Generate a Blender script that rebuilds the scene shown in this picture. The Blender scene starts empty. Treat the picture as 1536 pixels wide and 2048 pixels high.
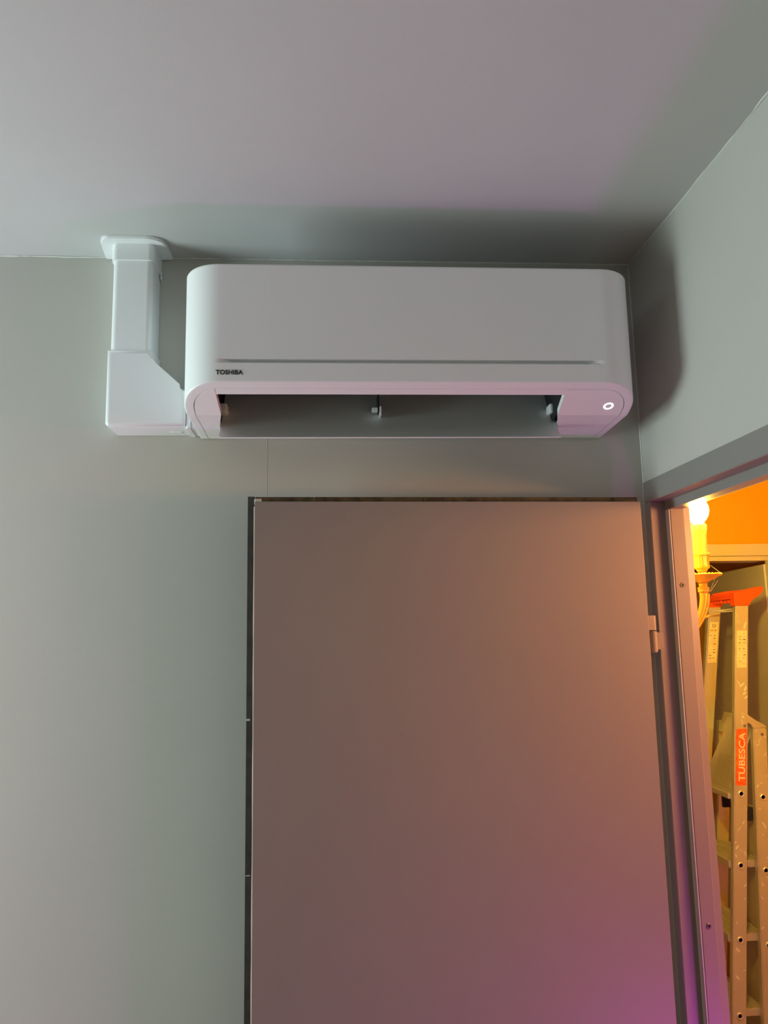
import bpy, bmesh, math, random
from mathutils import Vector, Matrix
random.seed(7)
scene = bpy.context.scene
C = scene.collection

# ---------------------------------------------------------------- camera
cam_d = bpy.data.cameras.new('camera')
cam = bpy.data.objects.new('camera', cam_d)
C.objects.link(cam)
yaw, pitch, roll = 0.0710, 0.1502, -0.0193
fw = Vector((math.sin(yaw)*math.cos(pitch), math.cos(yaw)*math.cos(pitch), math.sin(pitch)))
rt = Vector((math.cos(yaw), -math.sin(yaw), 0))
up = rt.cross(fw)
r2 = math.cos(roll)*rt + math.sin(roll)*up
u2 = -math.sin(roll)*rt + math.cos(roll)*up
M = Matrix((r2, u2, -fw)).transposed().to_4x4()
M.translation = Vector((-0.6312, -1.4828, 1.80))
cam.matrix_world = M
cam_d.sensor_fit = 'HORIZONTAL'
cam_d.sensor_width = 36.0
cam_d.lens = 36.0*1537.3/1536.0
cam_d.clip_start = 0.02
scene.camera = cam

# ---------------------------------------------------------------- light and exposure
vs = scene.view_settings
vs.view_transform = 'Standard'
vs.look = 'None'
vs.gamma = 1.0
vs.use_curve_mapping = False
vs.exposure = 0.12
world = bpy.data.worlds.new('world')
scene.world = world
world.use_nodes = True
bgn = world.node_tree.nodes['Background']
bgn.inputs[0].default_value = (0.60, 0.72, 0.80, 1)
bgn.inputs[1].default_value = 0.25

def light(name, kind, loc, energy, color, target=None, **kw):
    d = bpy.data.lights.new(name, kind)
    d.energy = energy
    d.color = color
    for k, v in kw.items():
        setattr(d, k, v)
    o = bpy.data.objects.new(name, d)
    C.objects.link(o)
    o.location = loc
    if target is not None:
        o.rotation_euler = (Vector(target)-Vector(loc)).to_track_quat('-Z', 'Y').to_euler()
    return o

# daylight coming in at the window of the left wall
light('window_daylight', 'AREA', (-2.75, -0.50, 1.60), 36.5, (0.80, 1.0, 0.99), (0, -0.50, 1.62),
      shape='RECTANGLE', size=0.75, size_y=1.0)
# added unseen warm light, standing in for sconce bounce off the corridor walls
light('corridor_bounce_fill', 'AREA', (0.52, -0.42, 1.97), 10.0, (1.0, 0.38, 0.14), (-0.40, -0.26, 1.60), shape='DISK', size=0.24)
# violet lamp standing low in the corridor, round the door post
light('corridor_floor_lamp', 'AREA', (0.40, -0.62, 0.55), 5.0, (0.95, 0.10, 0.95), (-0.55, -0.16, 0.95), shape='DISK', size=0.24)

# ---------------------------------------------------------------- materials
MATS = {}
def mat(name, col, rough=0.5, metal=0.0, var=0.0, scale=8.0, bump=0.0, bscale=300.0, emit=None, estr=0.0, spec=0.5, col2=None):
    m = bpy.data.materials.new(name)
    m.use_nodes = True
    nt = m.node_tree
    b = nt.nodes['Principled BSDF']
    b.inputs['Base Color'].default_value = (*col, 1)
    b.inputs['Roughness'].default_value = rough
    b.inputs['Metallic'].default_value = metal
    b.inputs['Specular IOR Level'].default_value = spec
    tc = nt.nodes.new('ShaderNodeTexCoord')
    if var > 0 or col2:
        n = nt.nodes.new('ShaderNodeTexNoise')
        n.inputs['Scale'].default_value = scale
        n.inputs['Detail'].default_value = 6
        r = nt.nodes.new('ShaderNodeValToRGB')
        r.color_ramp.elements[0].position = 0.35
        r.color_ramp.elements[1].position = 0.65
        c2 = col2 if col2 else tuple(min(1, c*(1+var)) for c in col)
        c1 = col if col2 else tuple(c*(1-var) for c in col)
        r.color_ramp.elements[0].color = (*c1, 1)
        r.color_ramp.elements[1].color = (*c2, 1)
        nt.links.new(tc.outputs['Object'], n.inputs['Vector'])
        nt.links.new(n.outputs['Fac'], r.inputs['Fac'])
        nt.links.new(r.outputs['Color'], b.inputs['Base Color'])
    if bump > 0:
        n2 = nt.nodes.new('ShaderNodeTexNoise')
        n2.inputs['Scale'].default_value = bscale
        n2.inputs['Detail'].default_value = 3
        bp = nt.nodes.new('ShaderNodeBump')
        bp.inputs['Strength'].default_value = bump
        bp.inputs['Distance'].default_value = 0.001
        nt.links.new(tc.outputs['Object'], n2.inputs['Vector'])
        nt.links.new(n2.outputs['Fac'], bp.inputs['Height'])
        nt.links.new(bp.outputs['Normal'], b.inputs['Normal'])
    if emit:
        b.inputs['Emission Color'].default_value = (*emit, 1)
        b.inputs['Emission Strength'].default_value = estr
    MATS[name] = m
    return m

mat('wall_paint', (0.53, 0.52, 0.475), 0.75, var=0.02, scale=3, bump=0.10, bscale=420)
mat('ceiling_paint', (0.56, 0.56, 0.555), 0.8, var=0.02, scale=2, bump=0.12, bscale=350)
mat('caulk', (0.70, 0.70, 0.67), 0.6)
mat('door_paint', (0.25, 0.237, 0.215), 0.45, var=0.015, scale=4, bump=0.05, bscale=600)
mat('frame_paint', (0.26, 0.25, 0.235), 0.42, bump=0.04, bscale=500)
mat('door_edge_dark', (0.052, 0.043, 0.038), 0.6, var=0.25, scale=40)
mat('door_edge_wood', (0.085, 0.065, 0.030), 0.7, var=0.45, scale=60)
mat('chipped_paint', (0.62, 0.60, 0.55), 0.6)
mat('door_far', (0.80, 0.78, 0.72), 0.5, var=0.02, scale=4)
mat('orange_paint', (0.85, 0.42, 0.004), 0.7, var=0.015, scale=3)
mat('cream_paint', (0.72, 0.66, 0.52), 0.5)
mat('floor_wood', (0.30, 0.19, 0.11), 0.5, var=0.25, scale=5)
mat('window_white', (0.75, 0.75, 0.74), 0.4)
mat('ac_white', (0.86, 0.87, 0.87), 0.42, bump=0.02, bscale=900)
mat('ac_grey', (0.82, 0.83, 0.83), 0.45, bump=0.02, bscale=900)
mat('duct_black', (0.012, 0.012, 0.013), 0.7)
mat('logo_dark', (0.015, 0.017, 0.018), 0.5)
mat('led_white', (0.9, 0.9, 0.9), 0.4, emit=(0.92, 0.97, 1.0), estr=2.4)
mat('pvc_white', (0.86, 0.88, 0.89), 0.38)
mat('steel_screw', (0.20, 0.19, 0.19), 0.4, metal=0.5)
mat('black_plastic', (0.02, 0.02, 0.02), 0.5)
mat('brass', (0.62, 0.33, 0.04), 0.38, metal=0.35)
mat('candle_cream', (0.62, 0.38, 0.05), 0.5)
mat('bulb_glow', (1, 1, 1), 0.3, emit=(1.0, 0.64, 0.08), estr=1800.0)
mat('aluminium', (0.56, 0.53, 0.47), 0.42, metal=0.45, col2=(0.62, 0.59, 0.52), scale=9)
mat('bright_metal', (0.80, 0.78, 0.72), 0.3, metal=0.6)
mat('lit_step_grey', (0.62, 0.64, 0.64), 0.7)  # pale grey that carries the cool light on the jamb step
mat('paint_splash', (0.80, 0.77, 0.68), 0.6)
mat('orange_plastic', (0.90, 0.10, 0.015), 0.42)
mat('red_sticker', (0.86, 0.09, 0.012), 0.5, col2=(0.80, 0.20, 0.04), scale=70)
mat('label_paper', (0.82, 0.74, 0.52), 0.6, var=0.08, scale=60)
mat('label_ink', (0.10, 0.07, 0.03), 0.6)
mat('label_yellow', (0.62, 0.46, 0.04), 0.6)
mat('grey_plastic', (0.55, 0.54, 0.50), 0.45)
mat('web', (0.7, 0.7, 0.65), 0.6)

# ---------------------------------------------------------------- helpers
OFF = {}
def thing(name, label, cat, loc, kind=None, rotz=0.0, group=None):
    o = bpy.data.objects.new(name, None)
    C.objects.link(o)
    o.location = loc
    o.rotation_euler = (0, 0, rotz)
    o.empty_display_size = 0.05
    if label: o['label'] = label
    if cat: o['category'] = cat
    if kind: o['kind'] = kind
    if group: o['group'] = group
    OFF[o.name] = Vector(loc) if rotz == 0 else Vector((0, 0, 0))
    return o

def finish(name, bm, m, parent=None, smooth=None, kind=None, label=None):
    bmesh.ops.recalc_face_normals(bm, faces=bm.faces[:])
    me = bpy.data.meshes.new(name)
    off = Vector((0, 0, 0))
    if parent is not None:
        off = OFF[parent.name]
    for v in bm.verts:
        v.co -= off
    bm.to_mesh(me)
    bm.free()
    me.materials.append(MATS[m])
    if smooth is not None:
        for p in me.polygons: p.use_smooth = True
        me.set_sharp_from_angle(angle=math.radians(smooth))
    o = bpy.data.objects.new(name, me)
    C.objects.link(o)
    if smooth is not None:
        wn = o.modifiers.new('weighted_normal', 'WEIGHTED_NORMAL')
        wn.keep_sharp = True
    if parent is not None:
        o.parent = parent
        OFF[o.name] = off
    if kind: o['kind'] = kind
    if label: o['label'] = label
    return o

def bm_box(bm, lo, hi, bevel=0.0, seg=2):
    lo, hi = Vector(lo), Vector(hi)
    r = bmesh.ops.create_cube(bm, size=1.0, matrix=Matrix.Translation((lo+hi)/2) @ Matrix.Diagonal((*(hi-lo), 1)))
    if bevel > 0:
        es = list({e for v in r['verts'] for e in v.link_edges})
        bmesh.ops.bevel(bm, geom=es, offset=bevel, segments=seg, affect='EDGES', profile=0.5)

def box(name, lo, hi, m, parent=None, bevel=0.0, seg=2, **kw):
    bm = bmesh.new()
    bm_box(bm, lo, hi, bevel, seg)
    return finish(name, bm, m, parent, smooth=40 if bevel else None, **kw)

def bm_prism(bm, pts0, pts1):
    a = [bm.verts.new(p) for p in pts0]
    b = [bm.verts.new(p) for p in pts1]
    n = len(a)
    fs = [bm.faces.new(a), bm.faces.new(b[::-1])]
    for i in range(n):
        bm.faces.new((a[i], b[i], b[(i+1) % n], a[(i+1) % n]))
    return a, b, fs

def prism(name, poly, axis, t0, t1, m, parent=None, bevel=0.0, seg=2, smooth=None, **kw):
    """poly in the two other axes, extruded along axis from t0 to t1"""
    def P(u, v, t):
        return {'x': (t, u, v), 'y': (u, t, v), 'z': (u, v, t)}[axis]
    bm = bmesh.new()
    bm_prism(bm, [P(u, v, t0) for u, v in poly], [P(u, v, t1) for u, v in poly])
    if bevel > 0:
        bmesh.ops.bevel(bm, geom=bm.edges[:], offset=bevel, segments=seg, affect='EDGES', profile=0.5)
        smooth = smooth or 40
    return finish(name, bm, m, parent, smooth=smooth, **kw)

def bm_lathe(bm, prof, cx, cy, n=32, flute=None):
    rings = []
    for r, z in prof:
        rg = []
        for k in range(n):
            a = 2*math.pi*k/n
            rr = r
            if flute and flute[0] <= z <= flute[1] and k % 3 == 0:
                rr = r*0.86
            rg.append(bm.verts.new((cx+rr*math.cos(a), cy+rr*math.sin(a), z)))
        rings.append(rg)
    for i in range(len(rings)-1):
        for k in range(n):
            bm.faces.new((rings[i][k], rings[i][(k+1) % n], rings[i+1][(k+1) % n], rings[i+1][k]))
    bm.faces.new(rings[0][::-1])
    bm.faces.new(rings[-1])

def lathe(name, prof, cx, cy, m, parent, n=32, smooth=35, flute=None, **kw):
    bm = bmesh.new()
    bm_lathe(bm, prof, cx, cy, n, flute)
    return finish(name, bm, m, parent, smooth=smooth, **kw)

def bm_tube(bm, pts, rad, n=10):
    pts = [Vector(p) for p in pts]
    if not isinstance(rad, (list, tuple)): rad = [rad]*len(pts)
    rings = []
    for i, p in enumerate(pts):
        t = (pts[min(i+1, len(pts)-1)]-pts[max(i-1, 0)]).normalized()
        a = t.cross(Vector((0, 0, 1)))
        if a.length < 1e-3: a = t.cross(Vector((0, 1, 0)))
        a.normalize()
        b = t.cross(a)
        rings.append([bm.verts.new(p+rad[i]*(math.cos(2*math.pi*k/n)*a+math.sin(2*math.pi*k/n)*b)) for k in range(n)])
    for i in range(len(rings)-1):
        for k in range(n):
            bm.faces.new((rings[i][k], rings[i][(k+1) % n], rings[i+1][(k+1) % n], rings[i+1][k]))
    bm.faces.new(rings[0][::-1])
    bm.faces.new(rings[-1])

def tube(name, pts, rad, m, parent=None, n=10, **kw):
    bm = bmesh.new()
    bm_tube(bm, pts, rad, n)
    return finish(name, bm, m, parent, smooth=50, **kw)

def bm_hexa(bm, b4, t4):
    """box between two quads"""
    bm_prism(bm, b4, t4)

def text_mesh(name, s, size, mtx, m, parent, xs=1.0, offset=0.0, depth=0.0003):
    cu = bpy.data.curves.new(name, 'FONT')
    cu.body = s
    cu.size = size
    cu.offset = offset
    cu.extrude = depth
    cu.align_x = 'CENTER'
    cu.align_y = 'CENTER'
    cu.space_character = 1.04
    tmp = bpy.data.objects.new(name+'_t', cu)
    C.objects.link(tmp)
    dg = bpy.context.evaluated_depsgraph_get()
    me = bpy.data.meshes.new_from_object(tmp.evaluated_get(dg))
    bpy.data.objects.remove(tmp)
    me.transform(mtx @ Matrix.Diagonal((xs, 1, 1, 1)))
    off = OFF[parent.name]
    me.transform(Matrix.Translation(-off))
    me.materials.clear()
    me.materials.append(MATS[m])
    o = bpy.data.objects.new(name, me)
    C.objects.link(o)
    o.parent = parent
    OFF[o.name] = off
    return o

# ================================================================ THE SETTING
H = 2.548           # ceiling height
XL, YB = -2.70, -3.60
CX1, CY1 = 1.15, 2.75   # far limits of the corridor side
def struct(name, lo, hi, m, **kw):
    return box(name, lo, hi, m, kind='structure', **kw)

struct('floor', (XL-.1, YB-.1, -.10), (CX1+.1, CY1+.1, 0), 'floor_wood')
struct('ceiling', (XL-.1, YB-.1, H), (CX1+.1, CY1+.1, H+.1), 'ceiling_paint')
wb = struct('wall_back', (XL-.1, 0, 0), (0, .10, H), 'wall_paint')
OFF[wb.name] = Vector((0, 0, 0))
box('paper_seam', (-.7535, -.0003, .05), (-.7529, .0001, H-.004), 'caulk', wb)
struct('wall_front', (XL-.1, YB-.1, 0), (.07, YB, H), 'wall_paint')

# right wall: partition 7 cm thick with the door opening
YJ0, YJ1 = -0.0, -0.826     # outer edges of the door frame
ZF = 2.079
bm = bmesh.new()
bm_box(bm, (0, YB, 0), (.07, YJ1+.004, H))
bm_box(bm, (0, YJ1+.004, ZF-.004), (.07, 0, H))
bm_box(bm, (0, 0, 0), (.07, CY1, H))
finish('wall_right', bm, 'wall_paint', kind='structure')

# left wall with the window opening
WY0, WY1, WZ0, WZ1 = -.95, -.08, 1.05, 2.18
bm = bmesh.new()
bm_box(bm, (XL-.1, YB, 0), (XL, WY0, H))
bm_box(bm, (XL-.1, WY1, 0), (XL, 0, H))
bm_box(bm, (XL-.1, WY0, 0), (XL, WY1, WZ0))
bm_box(bm, (XL-.1, WY0, WZ1), (XL, WY1, H))
finish('wall_left', bm, 'wall_paint', kind='structure')
win = thing('window_1', None, None, (XL-.05, (WY0+WY1)/2, WZ0), kind='structure')
for y0, y1, z0, z1 in ((WY0, WY0+.05, WZ0, WZ1), (WY1-.05, WY1, WZ0, WZ1),
                       (WY0, WY1, WZ0, WZ0+.05), (WY0, WY1, WZ1-.05, WZ1)):
    box('window_frame', (XL-.075, y0, z0), (XL-.035, y1, z1), 'window_white', win, bevel=.004)

# corridor behind the door
struct('wall_corridor_side', (CX1, YB, 0), (CX1+.1, CY1, H), 'orange_paint')
struct('wall_corridor_end', (.07, YB-.1, 0), (CX1+.1, YB, H), 'orange_paint')
struct('wall_dark_room', (.07, CY1, 0), (CX1+.1, CY1+.1, H), 'wall_paint')
YD = 1.267
bm = bmesh.new()
bm_box(bm, (.07, YD+.012, 2.06), (CX1, YD+.085, H))
bm_box(bm, (1.055, YD+.012, 0), (CX1, YD+.085, 2.06))
bm_box(bm, (.07, YD+.012, 0), (.20, YD+.085, 2.06))
finish('wall_corridor_far', bm, 'orange_paint', kind='structure')

# hairline caulk beads where ceiling and walls meet, laid by hand and therefore wavy
def bead(name, p0, p1, n, r, amp, vary=.5):
    p0, p1 = Vector(p0), Vector(p1)
    pts, rad = [], []
    a = b = 0.0
    for i in range(n+1):
        a = .8*a+random.uniform(-1, 1)*amp
        b = .8*b+random.uniform(-1, 1)*amp*.6
        pts.append(p0.lerp(p1, i/n)+Vector((a if p0.x == p1.x else 0, a if p0.y == p1.y else 0, b if p0.z == p1.z else 0)))
        rad.append(max(.0006, r+random.uniform(-1, 1)*r*vary))
    return tube(name, pts, rad, 'caulk', n=6, kind='structure')
bead('trim_3', (XL+.01, -.0005, H-.001), (-.001, -.0005, H-.001), 260, .0016, .0005)
bead('trim_4', (-.0005, -3.4, H-.001), (-.0005, -.001, H-.001), 260, .0013, .0005)
bead('trim_5', (-.0005, -.0005, ZF-.001), (-.0005, -.0005, H-.002), 2, .0020, 0.0, 0.0)

# ---- door frame (steel, rebated) in the right wall
fr = thing('trim_1', 'grey painted rebated door frame with screws around the corridor opening', None, (0, -.4, 0), kind='structure')
def jamb(yo, s):
    # s = -1: far jamb (faces -y), s = +1: near jamb
    pr = [(-.003, yo), (-.003, yo+s*.024), (-.001, yo+s*.026), (.029, yo+s*.026), (.030, yo+s*.0275), (.030, yo+s*.0405),
          (.0315, yo+s*.042), (.0565, yo+s*.042), (.0580, yo+s*.0408), (.0715, yo+s*.0385), (.0725, yo+s*.037), (.0725, yo)]
    return prism('jamb', pr, 'z', 0, 2.0365, 'frame_paint', fr, smooth=25)
jamb(-.0005, -1)
jamb(YJ1, 1)
hp = [(-.003, ZF), (-.003, 2.039), (-.001, 2.037), (.029, 2.037), (.0303, 2.0355), (.0303, 2.0215), (.0315, 2.020), (.0565, 2.020),
      (.0580, 2.0212), (.0712, 2.0235), (.0721, 2.025), (.0721, ZF)]
prism('header', hp, 'y', YJ1+.001, -.0015, 'frame_paint', fr, smooth=25)
box('lit_step_strip', (.0282, -.0415, .01), (.0304, -.0262, 2.0195), 'lit_step_grey', fr, bevel=.0006, label='pale strip painting cool light on the jamb step')  # added strip: cool light on the step put into its pale colour
def screw(x, z):
    bm = bmesh.new()
    y = -.0425
    n = 20
    out = [bm.verts.new((x+.0050*math.cos(2*math.pi*k/n), y-.0004, z+.0050*math.sin(2*math.pi*k/n))) for k in range(n)]
    inn = [bm.verts.new((x+.0042*math.cos(2*math.pi*k/n), y-.0012, z+.0042*math.sin(2*math.pi*k/n))) for k in range(n)]
    bas = [bm.verts.new((x+.0050*math.cos(2*math.pi*k/n), y+.001, z+.0050*math.sin(2*math.pi*k/n))) for k in range(n)]
    for k in range(n):
        j = (k+1) % n
        bm.faces.new((out[k], out[j], inn[j], inn[k]))
        bm.faces.new((bas[k], bas[j], out[j], out[k]))
    bm.faces.new(inn)
    s = finish('screw', bm, 'steel_screw', fr, smooth=30)
    bm = bmesh.new()
    bm_box(bm, (x-.0028, y-.0014, z-.0009), (x+.0028, y-.0010, z+.0009))
    bm_box(bm, (x-.0009, y-.0014, z-.0028), (x+.0009, y-.0010, z+.0028))
    finish('cross_recess', bm, 'black_plastic', s)
for z in (1.8715, 1.258, .62):
    screw(.0440, z)
bead('trim_6', (-.002, -.0015, .02), (-.002, -.0015, ZF), 2, .0013, 0.0, 0.0)

# ---- door leaf, open against the back wall (hinge axis at its origin)
dr = thing('door_1', 'flush grey door leaf standing open against the back wall', None, (-.022, -.045, 0), kind='structure', rotz=math.radians(2.7))
XF0, XF1 = -.746, -.021
ZT = 2.0295
box('leaf', (XF0, -.030, .012), (XF1, -.0051, ZT), 'door_paint', dr, bevel=.0012)
box('rear_board', (XF0-.0005, -.005, .012), (XF1+.006, .010, ZT+.0005), 'door_paint', dr)
lp = box('free_edge_lip', (XF0-.0135, -.005, .012), (XF0-.001, .010, ZT+.013), 'door_edge_dark', dr, label='dark unpainted rebate lip of the free edge')
bm = bmesh.new()
x = XF0
while x < XF1+.004:
    w = random.uniform(.10, .28)
    x1 = min(x+w, XF1+.006)
    bm_box(bm, (x+.0004, -.005+random.uniform(0, .0012), ZT+.001), (x1-.0004, .010, ZT+.013-random.uniform(0, .0008)))
    x = x1
finish('top_lip', bm, 'door_edge_wood', dr, label='bare brown wood rebate lip along the top')
# chips of old light paint along the arris of the free edge
tube('edge_paint_line', [(XF0-.0003, -.0290, z) for z in [.02+i*.05 for i in range(41)]],
     [.0011+random.uniform(-.0003, .0003) for i in range(41)], 'chipped_paint', dr, n=6, label='pale worn paint along the arris')
bm = bmesh.new()
bm_box(bm, (XF0-.0135, -.0058, 1.6445), (XF0-.007, -.0048, 1.648))
bm_box(bm, (XF0-.0125, -.0056, 1.388), (XF0-.005, -.0048, 1.3895))
bm_box(bm, (XF0-.002, -.0075, ZT-.002), (XF0+.012, -.0045, ZT+.009), .002)
finish('paint_chip', bm, 'chipped_paint', dr)
for zc in (1.7655, 1.02, .25):
    bm = bmesh.new()
    bm_lathe(bm, [(.005, zc+.0205), (.0068, zc+.0215), (.0068, zc+.048), (.0060, zc+.049)], 0, 0, 20)
    bm_box(bm, (-.026, -.0075, zc+.0215), (-.001, -.0035, zc+.049), .0006)
    finish('hinge_leaf_knuckle', bm, 'frame_paint', dr, smooth=35)
    bm = bmesh.new()
    bm_lathe(bm, [(.0045, zc-.021), (.0070, zc-.0185), (.0072, zc+.0185), (.0060, zc+.0195)], -.022, -.045, 20)
    bm_box(bm, (-.022, -.0445, zc-.015), (-.0025, -.026, zc+.017), .0006)
    finish('hinge_frame_knuckle', bm, 'frame_paint', fr, smooth=35)

# ---- far door frame and leaf of the corridor
f2 = thing('trim_2', 'cream painted door frame at the end of the corridor', None, (.98, YD, 0), kind='structure')
box('header', (.13, YD-.012, 2.040), (1.05, YD+.012, 2.084), 'cream_paint', f2, bevel=.002)
box('header_stop', (.19, YD-.006, 2.022), (.99, YD+.09, 2.0395), 'cream_paint', f2, bevel=.002)
box('jamb', (.986, YD-.010, 0), (1.05, YD+.012, 2.0395), 'cream_paint', f2, bevel=.002)
box('jamb', (.13, YD-.010, 0), (.195, YD+.012, 2.0395), 'cream_paint', f2, bevel=.002)
d2 = thing('door_2', 'grey flush door leaf standing open beyond the ladder', None, (.981, YD+.014, 0), kind='structure', rotz=math.radians(-9.0))
box('leaf', (-.0, .0, .012), (.040, .74, 2.010), 'door_far', d2, bevel=.002)

# ================================================================ AIR CONDITIONER
AXL, AXR, AYF, AZT = -.882, -.084, -.230, 2.424
AC = thing('air_conditioner', 'white wall-mounted split air conditioner with its louver open', 'air conditioner', (-.483, -.003, 2.172))
def prof(y):
    if y < -.15: return 2.178+(-.15-y)*(2.2133-2.178)/.08
    return 2.172+(-y)/.15*.006
RC = .066
def plan(inset=0.0, nf=90, yback=-.003):
    r = RC-inset
    pts = []
    for k in range(13):
        y = yback+(AYF+RC-yback)*k/12
        pts.append((AXL+inset, y))
    for k in range(1, 15):
        a = math.pi/2*k/14
        pts.append((AXL+RC-r*math.cos(a), AYF+RC-r*math.sin(a)))
    x0, x1 = AXL+RC, AXR-RC
    # points gathered at the ends of the front slit
    for k in range(1, nf):
        pts.append((x0+(x1-x0)*k/nf, AYF+inset))
    for k in range(15):
        a = math.pi/2*(1-k/14)
        pts.append((AXR-RC+r*math.cos(a), AYF+RC-r*math.sin(a)))
    for k in range(1, 13):
        y = AYF+RC+(yback-AYF-RC)*k/12
        pts.append((AXR-inset, y))
    return pts
P0, P1, P2 = plan(0), plan(.0015), plan(.004)
RIM = .0155
Q = plan(RIM)
def gdep(x):
    d = min(x+.813, -.160-x)
    if d <= 0: return 0.0
    return .011*min(1.0, d/.020)
bm = bmesh.new()
rows = []
def row(pts, zf): rows.append([bm.verts.new((p[0], p[1], zf(p))) for p in pts])
row(P2, lambda p: AZT)
row(P1, lambda p: AZT-.0012)
row(P0, lambda p: AZT-.0040)
row(P0, lambda p: 2.2537)
row([(p[0], p[1]+(gdep(p[0]) if p[1] < AYF+.0005 else 0)) for p in P0], lambda p: 2.2528)
row([(p[0], p[1]+(gdep(p[0]) if p[1] < AYF+.0005 else 0)) for p in P0], lambda p: 2.2466)
row(P0, lambda p: 2.2460)
row(P0, lambda p: prof(p[1])+.0032)
row(P1, lambda p: prof(p[1])+.0007)
row(P2, lambda p: prof(p[1]))
row(Q, lambda p: prof(p[1]))
row(Q, lambda p: prof(p[1])+.006)
for a, b in zip(rows[:-1], rows[1:]):
    for i in range(len(a)-1):
        bm.faces.new((a[i], a[i+1], b[i+1], b[i]))
bm.faces.new(rows[0])
# back plate
back = [r[0] for r in rows] + [r[-1] for r in rows][::-1]
bm.faces.new(back)
body = finish('body', bm, 'ac_white', AC, smooth=28)

# end covers of the underside, left and right of the outlet
def qx(y, side):
    # inner edge of the rim at depth y
    if y > AYF+RC: return (AXL+RIM) if side < 0 else (AXR-RIM)
    r = RC-RIM
    dy = max(-r, y-(AYF+RC))
    dx = math.sqrt(max(0, r*r-dy*dy))
    return (AXL+RC-dx) if side < 0 else (AXR-RC+dx)
YQ = AYF+RIM
def inner(y, side):
    if side < 0: return -.8245+.0029*min(1, (y-YQ)/.064) if y < -.15 else -.8216-.0120*min(1, (y+.15)/.07)
    return -.2178+.0019*min(1, (y-YQ)/.064) if y < -.15 else -.2159+.0209*min(1, (y+.15)/.07)
G = .0013
ys = [YQ+.0008, YQ+.0018, YQ+.0035, YQ+.006, YQ+.010, YQ+.015, YQ+.021, YQ+.028, YQ+.036, YQ+.045, YQ+.055, -.1515, -.150, -.1485, -.12, -.08, -.04, -.0045]
for side in (-1, 1):
    bm = bmesh.new()
    lo, hi = [], []
    for y in ys:
        xa = qx(y, side)-side*G
        xb = inner(y, side)
        nx = 6
        lo.append([bm.verts.new((xa+(xb-xa)*k/nx, y, prof(y)-.0002)) for k in range(nx+1)])
        hi.append([bm.verts.new((xa+(xb-xa)*k/nx, y, prof(y)+.012)) for k in range(nx+1)])
    nx = 6
    for i in range(len(ys)-1):
        for k in range(nx):
            bm.faces.new((lo[i][k], lo[i][k+1], lo[i+1][k+1], lo[i+1][k]))
            bm.faces.new((hi[i][k], hi[i+1][k], hi[i+1][k+1], hi[i][k+1]))
        bm.faces.new((lo[i][0], lo[i+1][0], hi[i+1][0], hi[i][0]))
        bm.faces.new((lo[i][nx], hi[i][nx], hi[i+1][nx], lo[i+1][nx]))
    for k in range(nx):
        bm.faces.new((lo[0][k], hi[0][k], hi[0][k+1], lo[0][k+1]))
        bm.faces.new((lo[-1][k], lo[-1][k+1], hi[-1][k+1], hi[-1][k]))
    ec = finish('end_cover', bm, 'ac_white', AC, smooth=20)
    if side > 0:
        cover_r = ec
# front lip of the outlet
bm = bmesh.new()
xa, xb = -.8243, -.2180
a = [(xa, YQ+.0008, prof(YQ)), (xa, -.2005, prof(-.2005)), (xa, -.1995, prof(-.2005)+.002), (xa, -.1995, prof(-.2)+.012), (xa, YQ+.0008, prof(YQ)+.006)]
bm_prism(bm, a, [(xb, p[1], p[2]) for p in a])
finish('outlet_lip', bm, 'ac_white', AC)
# air duct, a dark open-bottomed box
bm = bmesh.new()
X0, X1, Y0, Y1, Z1 = -.8360, -.2030, -.1990, -.006, 2.312
zb = 2.190
v = [bm.verts.new(p) for p in ((X0, Y0, prof(-.2)+.012), (X1, Y0, prof(-.2)+.012), (X1, Y1, 2.174), (X0, Y1, 2.174),
                               (X0, Y0, Z1), (X1, Y0, Z1), (X1, Y1, Z1), (X0, Y1, Z1))]
for f in ((4, 5, 6, 7), (0, 1, 5, 4), (1, 2, 6, 5), (2, 3, 7, 6), (3, 0, 4, 7)):
    bm.faces.new([v[i] for i in f])
finish('outlet_duct', bm, 'duct_black', AC)
# rear strip of the underside
box('rear_strip', (-.8330, -.0105, 2.1722), (-.1955, -.0045, 2.180), 'ac_white', AC, bevel=.001)
# louver: a slightly dished plate, open, tilted forward at its lower edge
def louver():
    bm = bmesh.new()
    x0, x1 = -.8318, -.1972
    n = 12
    b0, b1 = Vector((0, -.1000, 2.1495)), Vector((0, -.0250, 2.2545))
    d = (b1-b0)
    nrm = Vector((0, -d.z, d.y)).normalized()
    F, B = [], []
    for i in range(n+1):
        t = i/n
        c = b0+d*t+nrm*(-.004*math.sin(math.pi*t))
        w = .0022*(1-.3*t)
        F.append([bm.verts.new((x, c.y+nrm.y*w, c.z+nrm.z*w)) for x in (x0, x1)])
        B.append([bm.verts.new((x, c.y-nrm.y*w, c.z-nrm.z*w)) for x in (x0, x1)])
    for i in range(n):
        bm.faces.new((F[i][0], F[i][1], F[i+1][1], F[i+1][0]))
        bm.faces.new((B[i][0], B[i+1][0], B[i+1][1], B[i][1]))
        for s in (0, 1):
            bm.faces.new((F[i][s], F[i+1][s], B[i+1][s], B[i][s]))
    bm.faces.new((F[0][0], B[0][0], B[0][1], F[0][1]))
    bm.faces.new((F[n][0], F[n][1], B[n][1], B[n][0]))
    return finish('louver', bm, 'ac_grey', AC, smooth=35, label='grey open louver plate across the outlet')
lv = louver()
box('louver_edge', (-.8318, -.1040, 2.1480), (-.1972, -.0985, 2.1500), 'ac_white', lv, bevel=.0008)
for xc in (-.8285, -.2015):
    bm = bmesh.new()
    bm_box(bm, (xc-.0075, -.080, 2.203), (xc+.0075, -.052, 2.222), .004, 3)
    finish('pivot_block', bm, 'ac_white', lv, smooth=40)
bm = bmesh.new()
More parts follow.
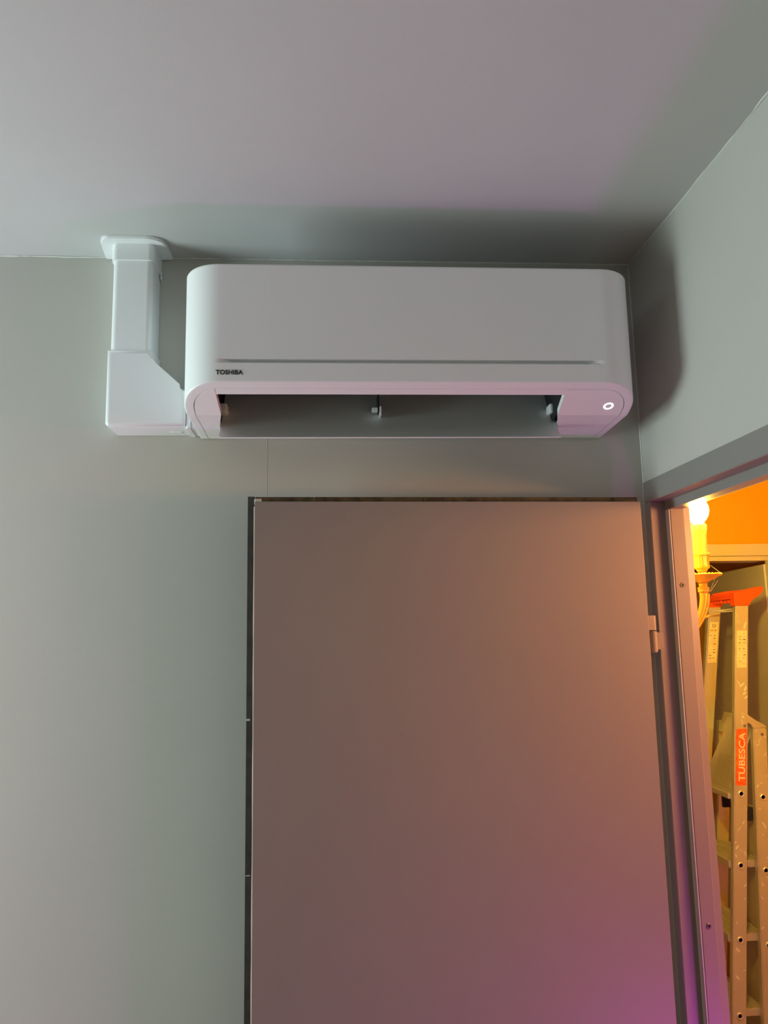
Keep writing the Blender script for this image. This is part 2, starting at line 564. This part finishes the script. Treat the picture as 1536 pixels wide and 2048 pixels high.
bm_box(bm, (-.5500, -.078, 2.2070), (-.5390, -.062, 2.2135), .001)
finish('pivot_pin', bm, 'ac_white', lv, smooth=40)
box('pivot_tab', (-.5358, -.086, 2.1965), (-.5325, -.060, 2.2140), 'ac_white', lv, bevel=.0008)
box('pivot_slot', (-.5388, -.079, 2.2060), (-.5364, -.0300, 2.2440), 'duct_black', lv)
# status light ring on the right cover
def ring():
    bm = bmesh.new()
    nrm = Vector((0, -(2.2133-2.178), -.08)).normalized()
    ux = Vector((1, 0, 0))
    uy = nrm.cross(ux)
    c = Vector((-.1290, -.1735, prof(-.1735)-.0004))
    n = 40
    R = []
    for rr, h in ((.0061, -.0004), (.0061, .0004), (.0088, .0004), (.0088, -.0004)):
        R.append([bm.verts.new(c+ux*rr*math.cos(2*math.pi*k/n)+uy*rr*math.sin(2*math.pi*k/n)+nrm*h) for k in range(n)])
    for j in range(4):
        for k in range(n):
            bm.faces.new((R[j][k], R[j][(k+1) % n], R[(j+1) % 4][(k+1) % n], R[(j+1) % 4][k]))
    return finish('status_ring', bm, 'led_white', cover_r, label='glowing white ring light')
ring()
# maker's name on the front
text_mesh('logo', 'TOSHIBA', .0108, Matrix.Translation((-.7975, AYF-.0003, 2.2288)) @ Matrix.Rotation(math.pi/2, 4, 'X'),
          'logo_dark', AC, xs=.98, offset=.00028)

# ================================================================ PIPE TRUNKING
TR = thing('pipe_trunking', 'white plastic pipe trunking from ceiling collar down into the air conditioner', 'trunking', (-1.005, -.001, 2.178))
YT = -.065
def rprism(name, poly, y0, y1, m, parent, bev):
    """front view outline (x, z) pulled from the wall (y0) to the front (y1), with bevelled front edges"""
    bm = bmesh.new()
    a, b, fs = bm_prism(bm, [(x, y0, z) for x, z in poly], [(x, y1, z) for x, z in poly])
    es = [e for e in bm.edges if all(abs(v.co.y-y1) < 1e-6 for v in e.verts)]
    bmesh.ops.bevel(bm, geom=es, offset=bev, segments=4, affect='EDGES', profile=0.5)
    return finish(name, bm, m, parent, smooth=50)
bm = bmesh.new()
pl = [(-1.043, -.001), (-1.043, YT+.010), (-1.041, YT+.0045), (-1.037, YT+.001), (-1.032, YT), (-.978, YT), (-.973, YT+.001), (-.969, YT+.0045), (-.967, YT+.010), (-.967, -.001)]
bm_prism(bm, [(x, y, 2.320) for x, y in pl], [(x, y, 2.5405) for x, y in pl])
finish('trunk_cover', bm, 'pvc_white', TR, smooth=50)
rprism('elbow_cover', [(-1.0470, 2.3290), (-.9635, 2.3290), (-.9635, 2.2970), (-.9150, 2.2525), (-.8990, 2.2505), (-.8990, 2.1790), (-1.0400, 2.1790), (-1.0470, 2.1860)],
       -.001, YT-.0035, 'pvc_white', TR, .009)
for x0, x1, g in ((-.8988, -.8905, .004), (-.8903, -.8825, .0005)):
    rprism('joint_sleeve', [(x0, 2.254+g*.5), (x1, 2.254+g*.5), (x1, 2.1775-g*.5), (x0, 2.1775-g*.5)], -.001, YT+.004-g, 'pvc_white', TR, .004)
box('clip_tab', (-.935, -.030, 2.1775), (-.912, -.024, 2.1800), 'pvc_white', TR, bevel=.0008)
# ceiling collar: sleeve and flange
col = [(-1.0460, -.001), (-1.0460, YT+.008), (-1.0435, YT+.002), (-1.0400, YT-.002), (-1.034, YT-.0035), (-.976, YT-.0035), (-.970, YT-.002), (-.9665, YT+.002), (-.9640, YT+.008), (-.9640, -.001)]
bm = bmesh.new()
bm_prism(bm, [(x, y, 2.5085) for x, y in col], [(x, y, 2.5455) for x, y in col])
cs = finish('ceiling_collar', bm, 'pvc_white', TR, smooth=50)
fl = [(-1.0745, -.0015), (-1.0665, -.068), (-1.062, -.079), (-1.056, -.0855), (-1.046, -.0885)]
fl += [(-.978, -.0890), (-.966, -.0875), (-.956, -.083), (-.9475, -.0745), (-.9425, -.060), (-.9415, -.0015)]
bm = bmesh.new()
a, b, fs = bm_prism(bm, [(x, y, H-.0065) for x, y in fl], [(x, y, H-.0003) for x, y in fl])
es = [e for e in bm.edges if all(abs(v.co.z-(H-.0065)) < 1e-6 for v in e.verts)]
bmesh.ops.bevel(bm, geom=es, offset=.002, segments=2, affect='EDGES')
finish('flange', bm, 'pvc_white', cs, smooth=40)
box('collar_tab', (-.9642, -.012, 2.496), (-.9625, -.002, 2.512), 'pvc_white', cs)

# ================================================================ WALL SCONCE (corridor side of the partition)
SX, SY = .131, .050
SC = thing('wall_sconce', 'gilded candle wall sconce with a lit bulb behind the door frame', 'lamp', (.0715, SY, 1.74))
lathe('candle_cup', [(.0060, 1.8985), (.0075, 1.9020), (.0105, 1.9040), (.0100, 1.9060), (.0125, 1.9080), (.0150, 1.9100), (.0160, 1.9120), (.0158, 1.9140),
                     (.0152, 1.9155), (.0152, 1.9340), (.0165, 1.9352), (.0168, 1.9372), (.0150, 1.9385)], SX, SY, 'brass', SC, n=36, flute=(1.9156, 1.9345))
cu = SC.children[-1]
bm = bmesh.new()
for k in range(22):
    a = 2*math.pi*k/22
    bmesh.ops.create_icosphere(bm, subdivisions=1, radius=.0017, matrix=Matrix.Translation((SX+.0168*math.cos(a), SY+.0168*math.sin(a), 1.9384)))
finish('bead_rim', bm, 'brass', cu, smooth=60)
lathe('drip_pan', [(.0050, 1.8790), (.0120, 1.8815), (.0150, 1.8840), (.0240, 1.8870), (.0270, 1.8905), (.0370, 1.8945), (.0382, 1.8960), (.0370, 1.8975), (.0300, 1.8965), (.0150, 1.8960), (.0060, 1.8990)], SX, SY, 'brass', SC, n=40)
dp = SC.children[-1]
bm = bmesh.new()
for k in range(34):
    a = 2*math.pi*k/34
    bmesh.ops.create_icosphere(bm, subdivisions=1, radius=.0016, matrix=Matrix.Translation((SX+.0362*math.cos(a), SY+.0362*math.sin(a), 1.8978)))
finish('bead_rim', bm, 'brass', dp, smooth=60)
lathe('stem_knop', [(.0060, 1.8560), (.0085, 1.8590), (.0115, 1.8625), (.0105, 1.8650), (.0120, 1.8680), (.0105, 1.8705), (.0072, 1.8730), (.0085, 1.8760), (.0090, 1.8780), (.0060, 1.8800)], SX, SY, 'brass', SC, n=32)
def arm_pt(t):
    p = [Vector((.131, SY, 1.858)), Vector((.1305, SY, 1.825)), Vector((.118, SY, 1.802)), Vector((.094, SY, 1.770)), Vector((.074, SY, 1.768))]
    n = len(p)-1
    s = Vector((0, 0, 0))
    for i in range(n+1):
        s += math.comb(n, i)*(1-t)**(n-i)*t**i*p[i]
    return s
bm = bmesh.new()
N = 20
bm_tube(bm, [arm_pt(i/N) for i in range(N+1)], [.0085-.0030*(i/N) for i in range(N+1)], 12)
finish('arm', bm, 'brass', SC, smooth=60)
bm = bmesh.new()
for off in (-.007, 0, .007):
    bm_tube(bm, [arm_pt(i/N)+Vector((.0062-.002*i/N, off, -.001)) for i in range(N+1)], [.0026-.0008*(i/N) for i in range(N+1)], 8)
finish('arm_rib', bm, 'brass', SC, smooth=60)
bm = bmesh.new()
bm_tube(bm, [(.118, SY, 1.812), (.124, SY-.004, 1.8085), (.131, SY-.004, 1.811), (.137, SY-.003, 1.8135), (.142, SY, 1.8125)], [.003, .0032, .003, .0026, .0015], 8)
finish('scroll_leaf', bm, 'brass', SC, smooth=60)
bm = bmesh.new()
pts = []
for k in range(24):
    a = 2*math.pi*k/24
    pts.append((SY+.030*math.cos(a), 1.765+.055*math.sin(a)))
bm_prism(bm, [(.0705, y, z) for y, z in pts], [(.076, SY+(y-SY)*.85, 1.765+(z-1.765)*.88) for y, z in pts])
finish('back_plate', bm, 'brass', SC, smooth=40)
lathe('candle_sleeve', [(.0140, 1.9375), (.0140, 1.9985), (.0130, 2.0005), (.0105, 2.0010)], SX, SY, 'candle_cream', SC, n=32)
cd = SC.children[-1]
bm = bmesh.new()
for a, L in ((-2.6, .020), (-2.0, .014), (-1.45, .017), (-.9, .022), (-.3, .013), (.6, .018), (1.5, .015), (2.4, .02)):
    x, y = SX+.0142*math.cos(a), SY+.0142*math.sin(a)
    bm_tube(bm, [(x, y, 2.0005), (x, y, 2.0005-L*.6), (x, y, 2.0005-L*.9), (x, y, 2.0005-L)], [.0016, .0016, .0022, .0010], 8)
finish('wax_drip', bm, 'candle_cream', cd, smooth=60)
lathe('bulb', [(.0095, 2.0005), (.0120, 2.0060), (.0170, 2.0125), (.0208, 2.0200), (.0225, 2.0290), (.0218, 2.0370), (.0190, 2.0445), (.0140, 2.0500), (.0070, 2.0535), (.0010, 2.0542)], SX, SY, 'bulb_glow', SC, n=32, smooth=60, label='glowing warm round bulb')
bm = bmesh.new()
for p, q2 in (((SX+.036, SY-.01, 1.8975), (SX+.016, SY-.004, 1.916)), ((SX+.020, SY-.01, 1.885), (SX+.008, SY-.008, 1.860)), ((SX+.010, SY-.01, 1.862), (SX+.026, SY-.012, 1.884))):
    bm_tube(bm, [p, q2], .00025, 5)
finish('cobweb_thread', bm, 'web', SC)

# ================================================================ STEP LADDER
LY, FY = 1.03, 1.215
LD = thing('step_ladder', 'paint-splashed aluminium step ladder with orange top standing in the corridor', 'ladder', (.62, 1.12, 0))
def sx(z): return .566+.098*z         # centre line of the front stiles
def fy(z): return FY+.10*(1.84-z)     # far side splays outwards
def rx(z): return .692+.0546*z        # centre line of the rear legs
def stile(name, cx, y0f, y1f, z0, z1, w, m='aluminium'):
    bm = bmesh.new()
    def quad(z): return [(cx(z)-w/2, y0f(z), z), (cx(z)+w/2, y0f(z), z), (cx(z)+w/2, y1f(z), z), (cx(z)-w/2, y1f(z), z)]
    bm_prism(bm, quad(z0), quad(z1))
    bmesh.ops.bevel(bm, geom=bm.edges[:], offset=.0025, segments=2, affect='EDGES')
    return finish(name, bm, m, LD, smooth=40)
near = stile('front_stile', sx, lambda z: LY, lambda z: LY+.022, .012, 1.862, .045)
far = stile('front_stile', sx, lambda z: fy(z), lambda z: fy(z)+.022, .012, 1.862, .044)
rnear = stile('rear_leg', rx, lambda z: LY, lambda z: LY+.022, .012, 1.452, .046)
rfar = stile('rear_leg', rx, lambda z: fy(z), lambda z: fy(z)+.022, .012, 1.452, .044)
for cx, yf in ((sx, lambda z: LY), (sx, fy), (rx, lambda z: LY), (rx, fy)):
    box('foot_cap', (cx(0)-.028, yf(0)-.004, 0), (cx(0)+.028, yf(0)+.027, .05), 'black_plastic', LD, bevel=.003)
# treads with ribbed tops
for zh in (1.030, .809, .590, .370, .150):
    zt = zh+.008
    x0, x1 = sx(zt)-.028, sx(zt)+.092
    y0, y1 = LY+.0225, fy(zt)-.0005
    bm = bmesh.new()
    bm_box(bm, (x0, y0, zt-.022), (x1, y1, zt), .002)
    for k in range(11):
        xx = x0+.008+k*.0100
        bm_box(bm, (xx, y0+.002, zt-.0005), (xx+.0045, y1-.002, zt+.0016))
    finish('tread', bm, 'aluminium', LD, smooth=40)
# tube ends / rivets on the near side
def rivet(x, z, y, r=.0100, par=None, m='aluminium'):
    bm = bmesh.new()
    n = 20
    R = []
    for rr, d in ((r, .001), (r, -.0030), (r*.84, -.0042), (r*.66, -.0034), (r*.60, .0005)):
        R.append([bm.verts.new((x+rr*math.cos(2*math.pi*k/n), y+d, z+rr*math.sin(2*math.pi*k/n))) for k in range(n)])
    for j in range(4):
        for k in range(n):
            bm.faces.new((R[j][k], R[j][(k+1) % n], R[j+1][(k+1) % n], R[j+1][k]))
    o = finish('tube_end', bm, 'bright_metal', par, smooth=50)
    bm = bmesh.new()
    vs_ = [bm.verts.new((x+r*.64*math.cos(2*math.pi*k/n), y-.0006, z+r*.64*math.sin(2*math.pi*k/n))) for k in range(n)]
    f_ = bm.faces.new(vs_)
    bmesh.ops.extrude_face_region(bm, geom=[f_])
    finish('bore', bm, 'black_plastic', o)
for z in (1.249, 1.030, .809, .590, .370):
    rivet(sx(z)+.000, z, LY, par=near)
for z in (1.236, 1.012, .79):
    rivet(rx(z)+.001, z, LY, par=rnear)
def bolt(x, z, par):
    bm = bmesh.new()
    bmesh.ops.create_uvsphere(bm, u_segments=14, v_segments=8, radius=.005, matrix=Matrix.Translation((x, LY, z)) @ Matrix.Diagonal((1, .6, 1, 1)))
    finish('bolt_head', bm, 'steel_screw', par, smooth=60)
bolt(sx(1.455)+.012, 1.462, near)
bolt(rx(1.43)+.007, 1.433, rnear)
# tilted platform with its hand slot, hinged at the lower front edge
pa, pb = Vector((.664, 0, 1.245)), Vector((.766, 0, 1.478))
pd = pb-pa
pn = Vector((-pd.z, 0, pd.x)).normalized()
def PL(y, t, h=0.0): return Vector((pa.x, y, pa.z))+pd*t+pn*h
def plate(poly, name, m, th=.006, h0=0.0):
    bm = bmesh.new()
    bm_prism(bm, [PL(y, t, h0) for y, t in poly], [PL(y, t, h0-th) for y, t in poly])
    return finish(name, bm, m, LD)
YA, YZ = LY+.0235, 1.235
ptf = plate([(YA, 0), (YZ+.010, 0), (YZ-.020, .72), (YZ-.020, .985), (YA, .985)], 'platform', 'aluminium')
bm = bmesh.new()
for k in range(16):
    t0 = .06+k*.026
    bm_prism(bm, [PL(YA+.010, t0, 0), PL(YA+.135, t0, 0), PL(YA+.135, t0+.012, 0), PL(YA+.010, t0+.012, 0)],
             [PL(YA+.011, t0+.002, .002), PL(YA+.134, t0+.002, .002), PL(YA+.134, t0+.010, .002), PL(YA+.011, t0+.010, .002)])
finish('grip_rib', bm, 'aluminium', ptf)
plate([(YZ-.018, .74), (YZ+.012, .74), (YZ+.012, 1.02), (YA+.12, 1.02), (YA+.12, .99), (YZ-.018, .97)], 'platform_arm', 'aluminium', th=.010, h0=.002)
prism('hinge_arm', [(.728, 1.502), (.741, 1.491), (.760, 1.478), (.791, 1.461), (.796, 1.453), (.748, 1.4525), (.744, 1.466), (.738, 1.470), (.726, 1.470)], 'y', LY+.0005, LY+.0225, 'aluminium', LD, bevel=.0015)
box('platform_lip', (.656, YA, 1.228), (.672, YZ+.008, 1.246), 'aluminium', LD, bevel=.003)
# cross brace and black pads behind
for z, y in ((1.18, LY+.024), (1.19, 1.20)):
    bm = bmesh.new()
    bm_box(bm, (.712, y, z-.022), (.738, y+.012, z+.020), .001)
    for k in range(7):
        bm_box(bm, (.710, y-.0015, z-.019+k*.0056), (.737, y+.001, z-.0165+k*.0056))
    finish('hinge_pad', bm, 'black_plastic', LD, smooth=40)
box('rear_panel', (.742, LY+.040, .40), (.750, 1.20, 1.20), 'aluminium', LD, bevel=.002)
# orange top
capn = [(.720, 1.852), (.721, 1.897), (.745, 1.902), (.780, 1.909), (.818, 1.9165), (.826, 1.913), (.826, 1.906), (.816, 1.890), (.785, 1.872), (.775, 1.864), (.773, 1.852)]
cap = prism('top_cap', capn, 'y', LY-.003, LY+.026, 'orange_plastic', LD, bevel=.0018, label='orange plastic top tray')
capf = [(.719, 1.852), (.721, 1.888), (.745, 1.894), (.790, 1.903), (.800, 1.900), (.775, 1.868), (.771, 1.852)]
prism('top_cap', capf, 'y', FY-.004, FY+.027, 'orange_plastic', LD, bevel=.0018)
bm = bmesh.new()
def trq(y, dz): return [(.722, y, 1.872+dz), (.722, y, 1.889+dz), (.800, y, 1.904+dz), (.806, y, 1.897+dz), (.765, y, 1.872+dz)]
bm_prism(bm, trq(LY+.025, .004), trq(FY-.003, 0))
finish('top_tray', bm, 'orange_plastic', LD)
bm = bmesh.new()
for k in range(6):
    y0 = LY+.035+k*.024
    bm_box(bm, (.730, y0, 1.863), (.760, y0+.010, 1.874), .001)
    bm_tube(bm, [(.722, y0-.005, 1.888+.0006*k), (.735, y0+.01, 1.897), (.760, y0+.004, 1.901), (.790, y0+.012, 1.907)], [.002, .0035, .003, .002], 6)
finish('tray_rib', bm, 'orange_plastic', LD, smooth=50)
# folding latch between the two stiles
bm = bmesh.new()
yc = 1.13
bm_tube(bm, [(.690, yc, 1.836), (.706, yc, 1.838), (.722, yc, 1.8385), (.763, yc-.02, 1.8440), (.766, yc-.02, 1.8405), (.763, yc-.02, 1.8370), (.735, yc, 1.8345), (.716, yc, 1.836)],
        [.002, .003, .0035, .0018, .0018, .0020, .0026, .0030], 8)
finish('latch_wire', bm, 'grey_plastic', LD, smooth=60)
# stickers on the stiles
def on_near(x0, z, h=.0006): return (sx(z)+x0, LY-h, z)
def sticker(name, par, m, u0, u1, z0, z1, yf, h=.0006, ragged=0.0):
    bm = bmesh.new()
    n = 10
    L = [(sx(z0+(z1-z0)*k/n)+u0+random.uniform(-1, 1)*ragged, z0+(z1-z0)*k/n) for k in range(n+1)]
    R_ = [(sx(z0+(z1-z0)*k/n)+u1+random.uniform(-1, 1)*ragged, z0+(z1-z0)*k/n) for k in range(n+1)]
    for k in range(n):
        zz = (L[k][1], L[k+1][1])
        bm_prism(bm, [(L[k][0], yf(zz[0])-h, zz[0]), (R_[k][0], yf(zz[0])-h, zz[0]), (R_[k+1][0], yf(zz[1])-h, zz[1]), (L[k+1][0], yf(zz[1])-h, zz[1])],
                 [(L[k][0], yf(zz[0])+.0002, zz[0]), (R_[k][0], yf(zz[0])+.0002, zz[0]), (R_[k+1][0], yf(zz[1])+.0002, zz[1]), (L[k+1][0], yf(zz[1])+.0002, zz[1])])
    bmesh.ops.remove_doubles(bm, verts=bm.verts[:], dist=1e-6)
    return finish(name, bm, m, par)
nf_ = lambda z: LY
lean = math.atan(.098)
sticker('brand_sticker', near, 'red_sticker', -.0185, .0175, 1.274, 1.452, nf_, ragged=.0006, h=.0005)
st = near.children[-1]
text_mesh('brand_lettering', 'TUBESCA', .0290, Matrix.Translation((sx(1.363)+.003, LY-.0008, 1.363)) @ Matrix.Rotation(math.pi/2, 4, 'X') @ Matrix.Rotation(math.pi/2-lean, 4, 'Z'),
          'label_paper', near, xs=1.22, offset=.0006)
sticker('paper_label', near, 'label_paper', -.0175, .0165, 1.649, 1.770, nf_)
sticker('paper_label', far, 'label_paper', -.0165, .0165, 1.656, 1.800, fy)
# print on the labels
bm = bmesh.new()
for k in range(11):
    z = 1.760-k*.010
    for u0, u1 in ((-.012, -.002), (.002, .013)):
        if random.random() < .75:
            d = random.uniform(.2, 1)
            bm_box(bm, (sx(z)+u0+random.uniform(0, .003), LY-.0010, z-.0012*d), (sx(z)+u1-random.uniform(0, .005), LY-.0007, z+.0012*d))
finish('label_print', bm, 'label_ink', near, kind='stuff')
bm = bmesh.new()
zc = 1.787
n = 20
xo = sx(zc)-.001
yo = fy(zc)-.0011
ra = [bm.verts.new((xo+.0062*math.cos(2*math.pi*k/n), yo, zc+.0062*math.sin(2*math.pi*k/n))) for k in range(n)]
rb = [bm.verts.new((xo+.0044*math.cos(2*math.pi*k/n), yo, zc+.0044*math.sin(2*math.pi*k/n))) for k in range(n)]
for k in range(n):
    bm.faces.new((ra[k], ra[(k+1) % n], rb[(k+1) % n], rb[k]))
for k in range(9):
    z = 1.752-k*.010
    for u0, u1 in ((-.013, -.003), (.001, .011)):
        if k < 1 or random.random() < .35:
            bm_box(bm, (sx(z)+u0, fy(z)-.0012, z-.001), (sx(z)+u1-random.uniform(0, .004), fy(z)-.0007, z+.001))
finish('label_print', bm, 'label_ink', far, kind='stuff')
bm = bmesh.new()
for u in (-.0075, .0055):
    z0, z1 = 1.768, 1.780
    y = fy(z0)-.0011
    bm_prism(bm, [(sx(z0)+u-.0065, y, z0), (sx(z0)+u+.0065, y, z0), (sx(z0)+u, y, z1)], [(sx(z0)+u-.0065, y+.0004, z0), (sx(z0)+u+.0065, y+.0004, z0), (sx(z0)+u, y+.0004, z1)])
finish('warning_triangle', bm, 'label_yellow', far)
# splashes of white paint on the near stiles
def splashes(par, cx, zlist, hw):
    bm = bmesh.new()
    for z in zlist:
        u = random.uniform(-hw, hw)
        a = random.uniform(.4, 1.3)*random.choice((-1, 1))
        L, w = random.uniform(.003, .016), random.uniform(.0012, .004)
        pts = []
        for k in range(9):
            t = 2*math.pi*k/9
            px, pz = L*math.cos(t)*random.uniform(.6, 1), w*math.sin(t)*random.uniform(.6, 1)
            x_ = px*math.cos(a)-pz*math.sin(a)+u
            z_ = px*math.sin(a)+pz*math.cos(a)+z
            x_ = max(-hw-.001, min(hw+.001, x_))
            pts.append((cx(z_)+x_, z_))
        bm_prism(bm, [(x_, LY-.0007, z_) for x_, z_ in pts], [(x_, LY+.0002, z_) for x_, z_ in pts])
    finish('paint_splash', bm, 'paint_splash', par, kind='stuff')
splashes(near, sx, [1.82, 1.80, 1.785, 1.60, 1.592, 1.580, 1.565, 1.553, 1.50, 1.49, 1.475, 1.20, 1.16, 1.14, 1.10, 1.085, 1.075, 1.065, 1.06, .97, .93, .86, .78, .72, .70], .019)
splashes(rnear, rx, [1.44, 1.425, 1.415, 1.40, 1.37, 1.30, 1.28, 1.27, 1.20, 1.15, 1.12, 1.05, .99, .97, .93, .90, .84, .80, .76, .70, .66], .019)
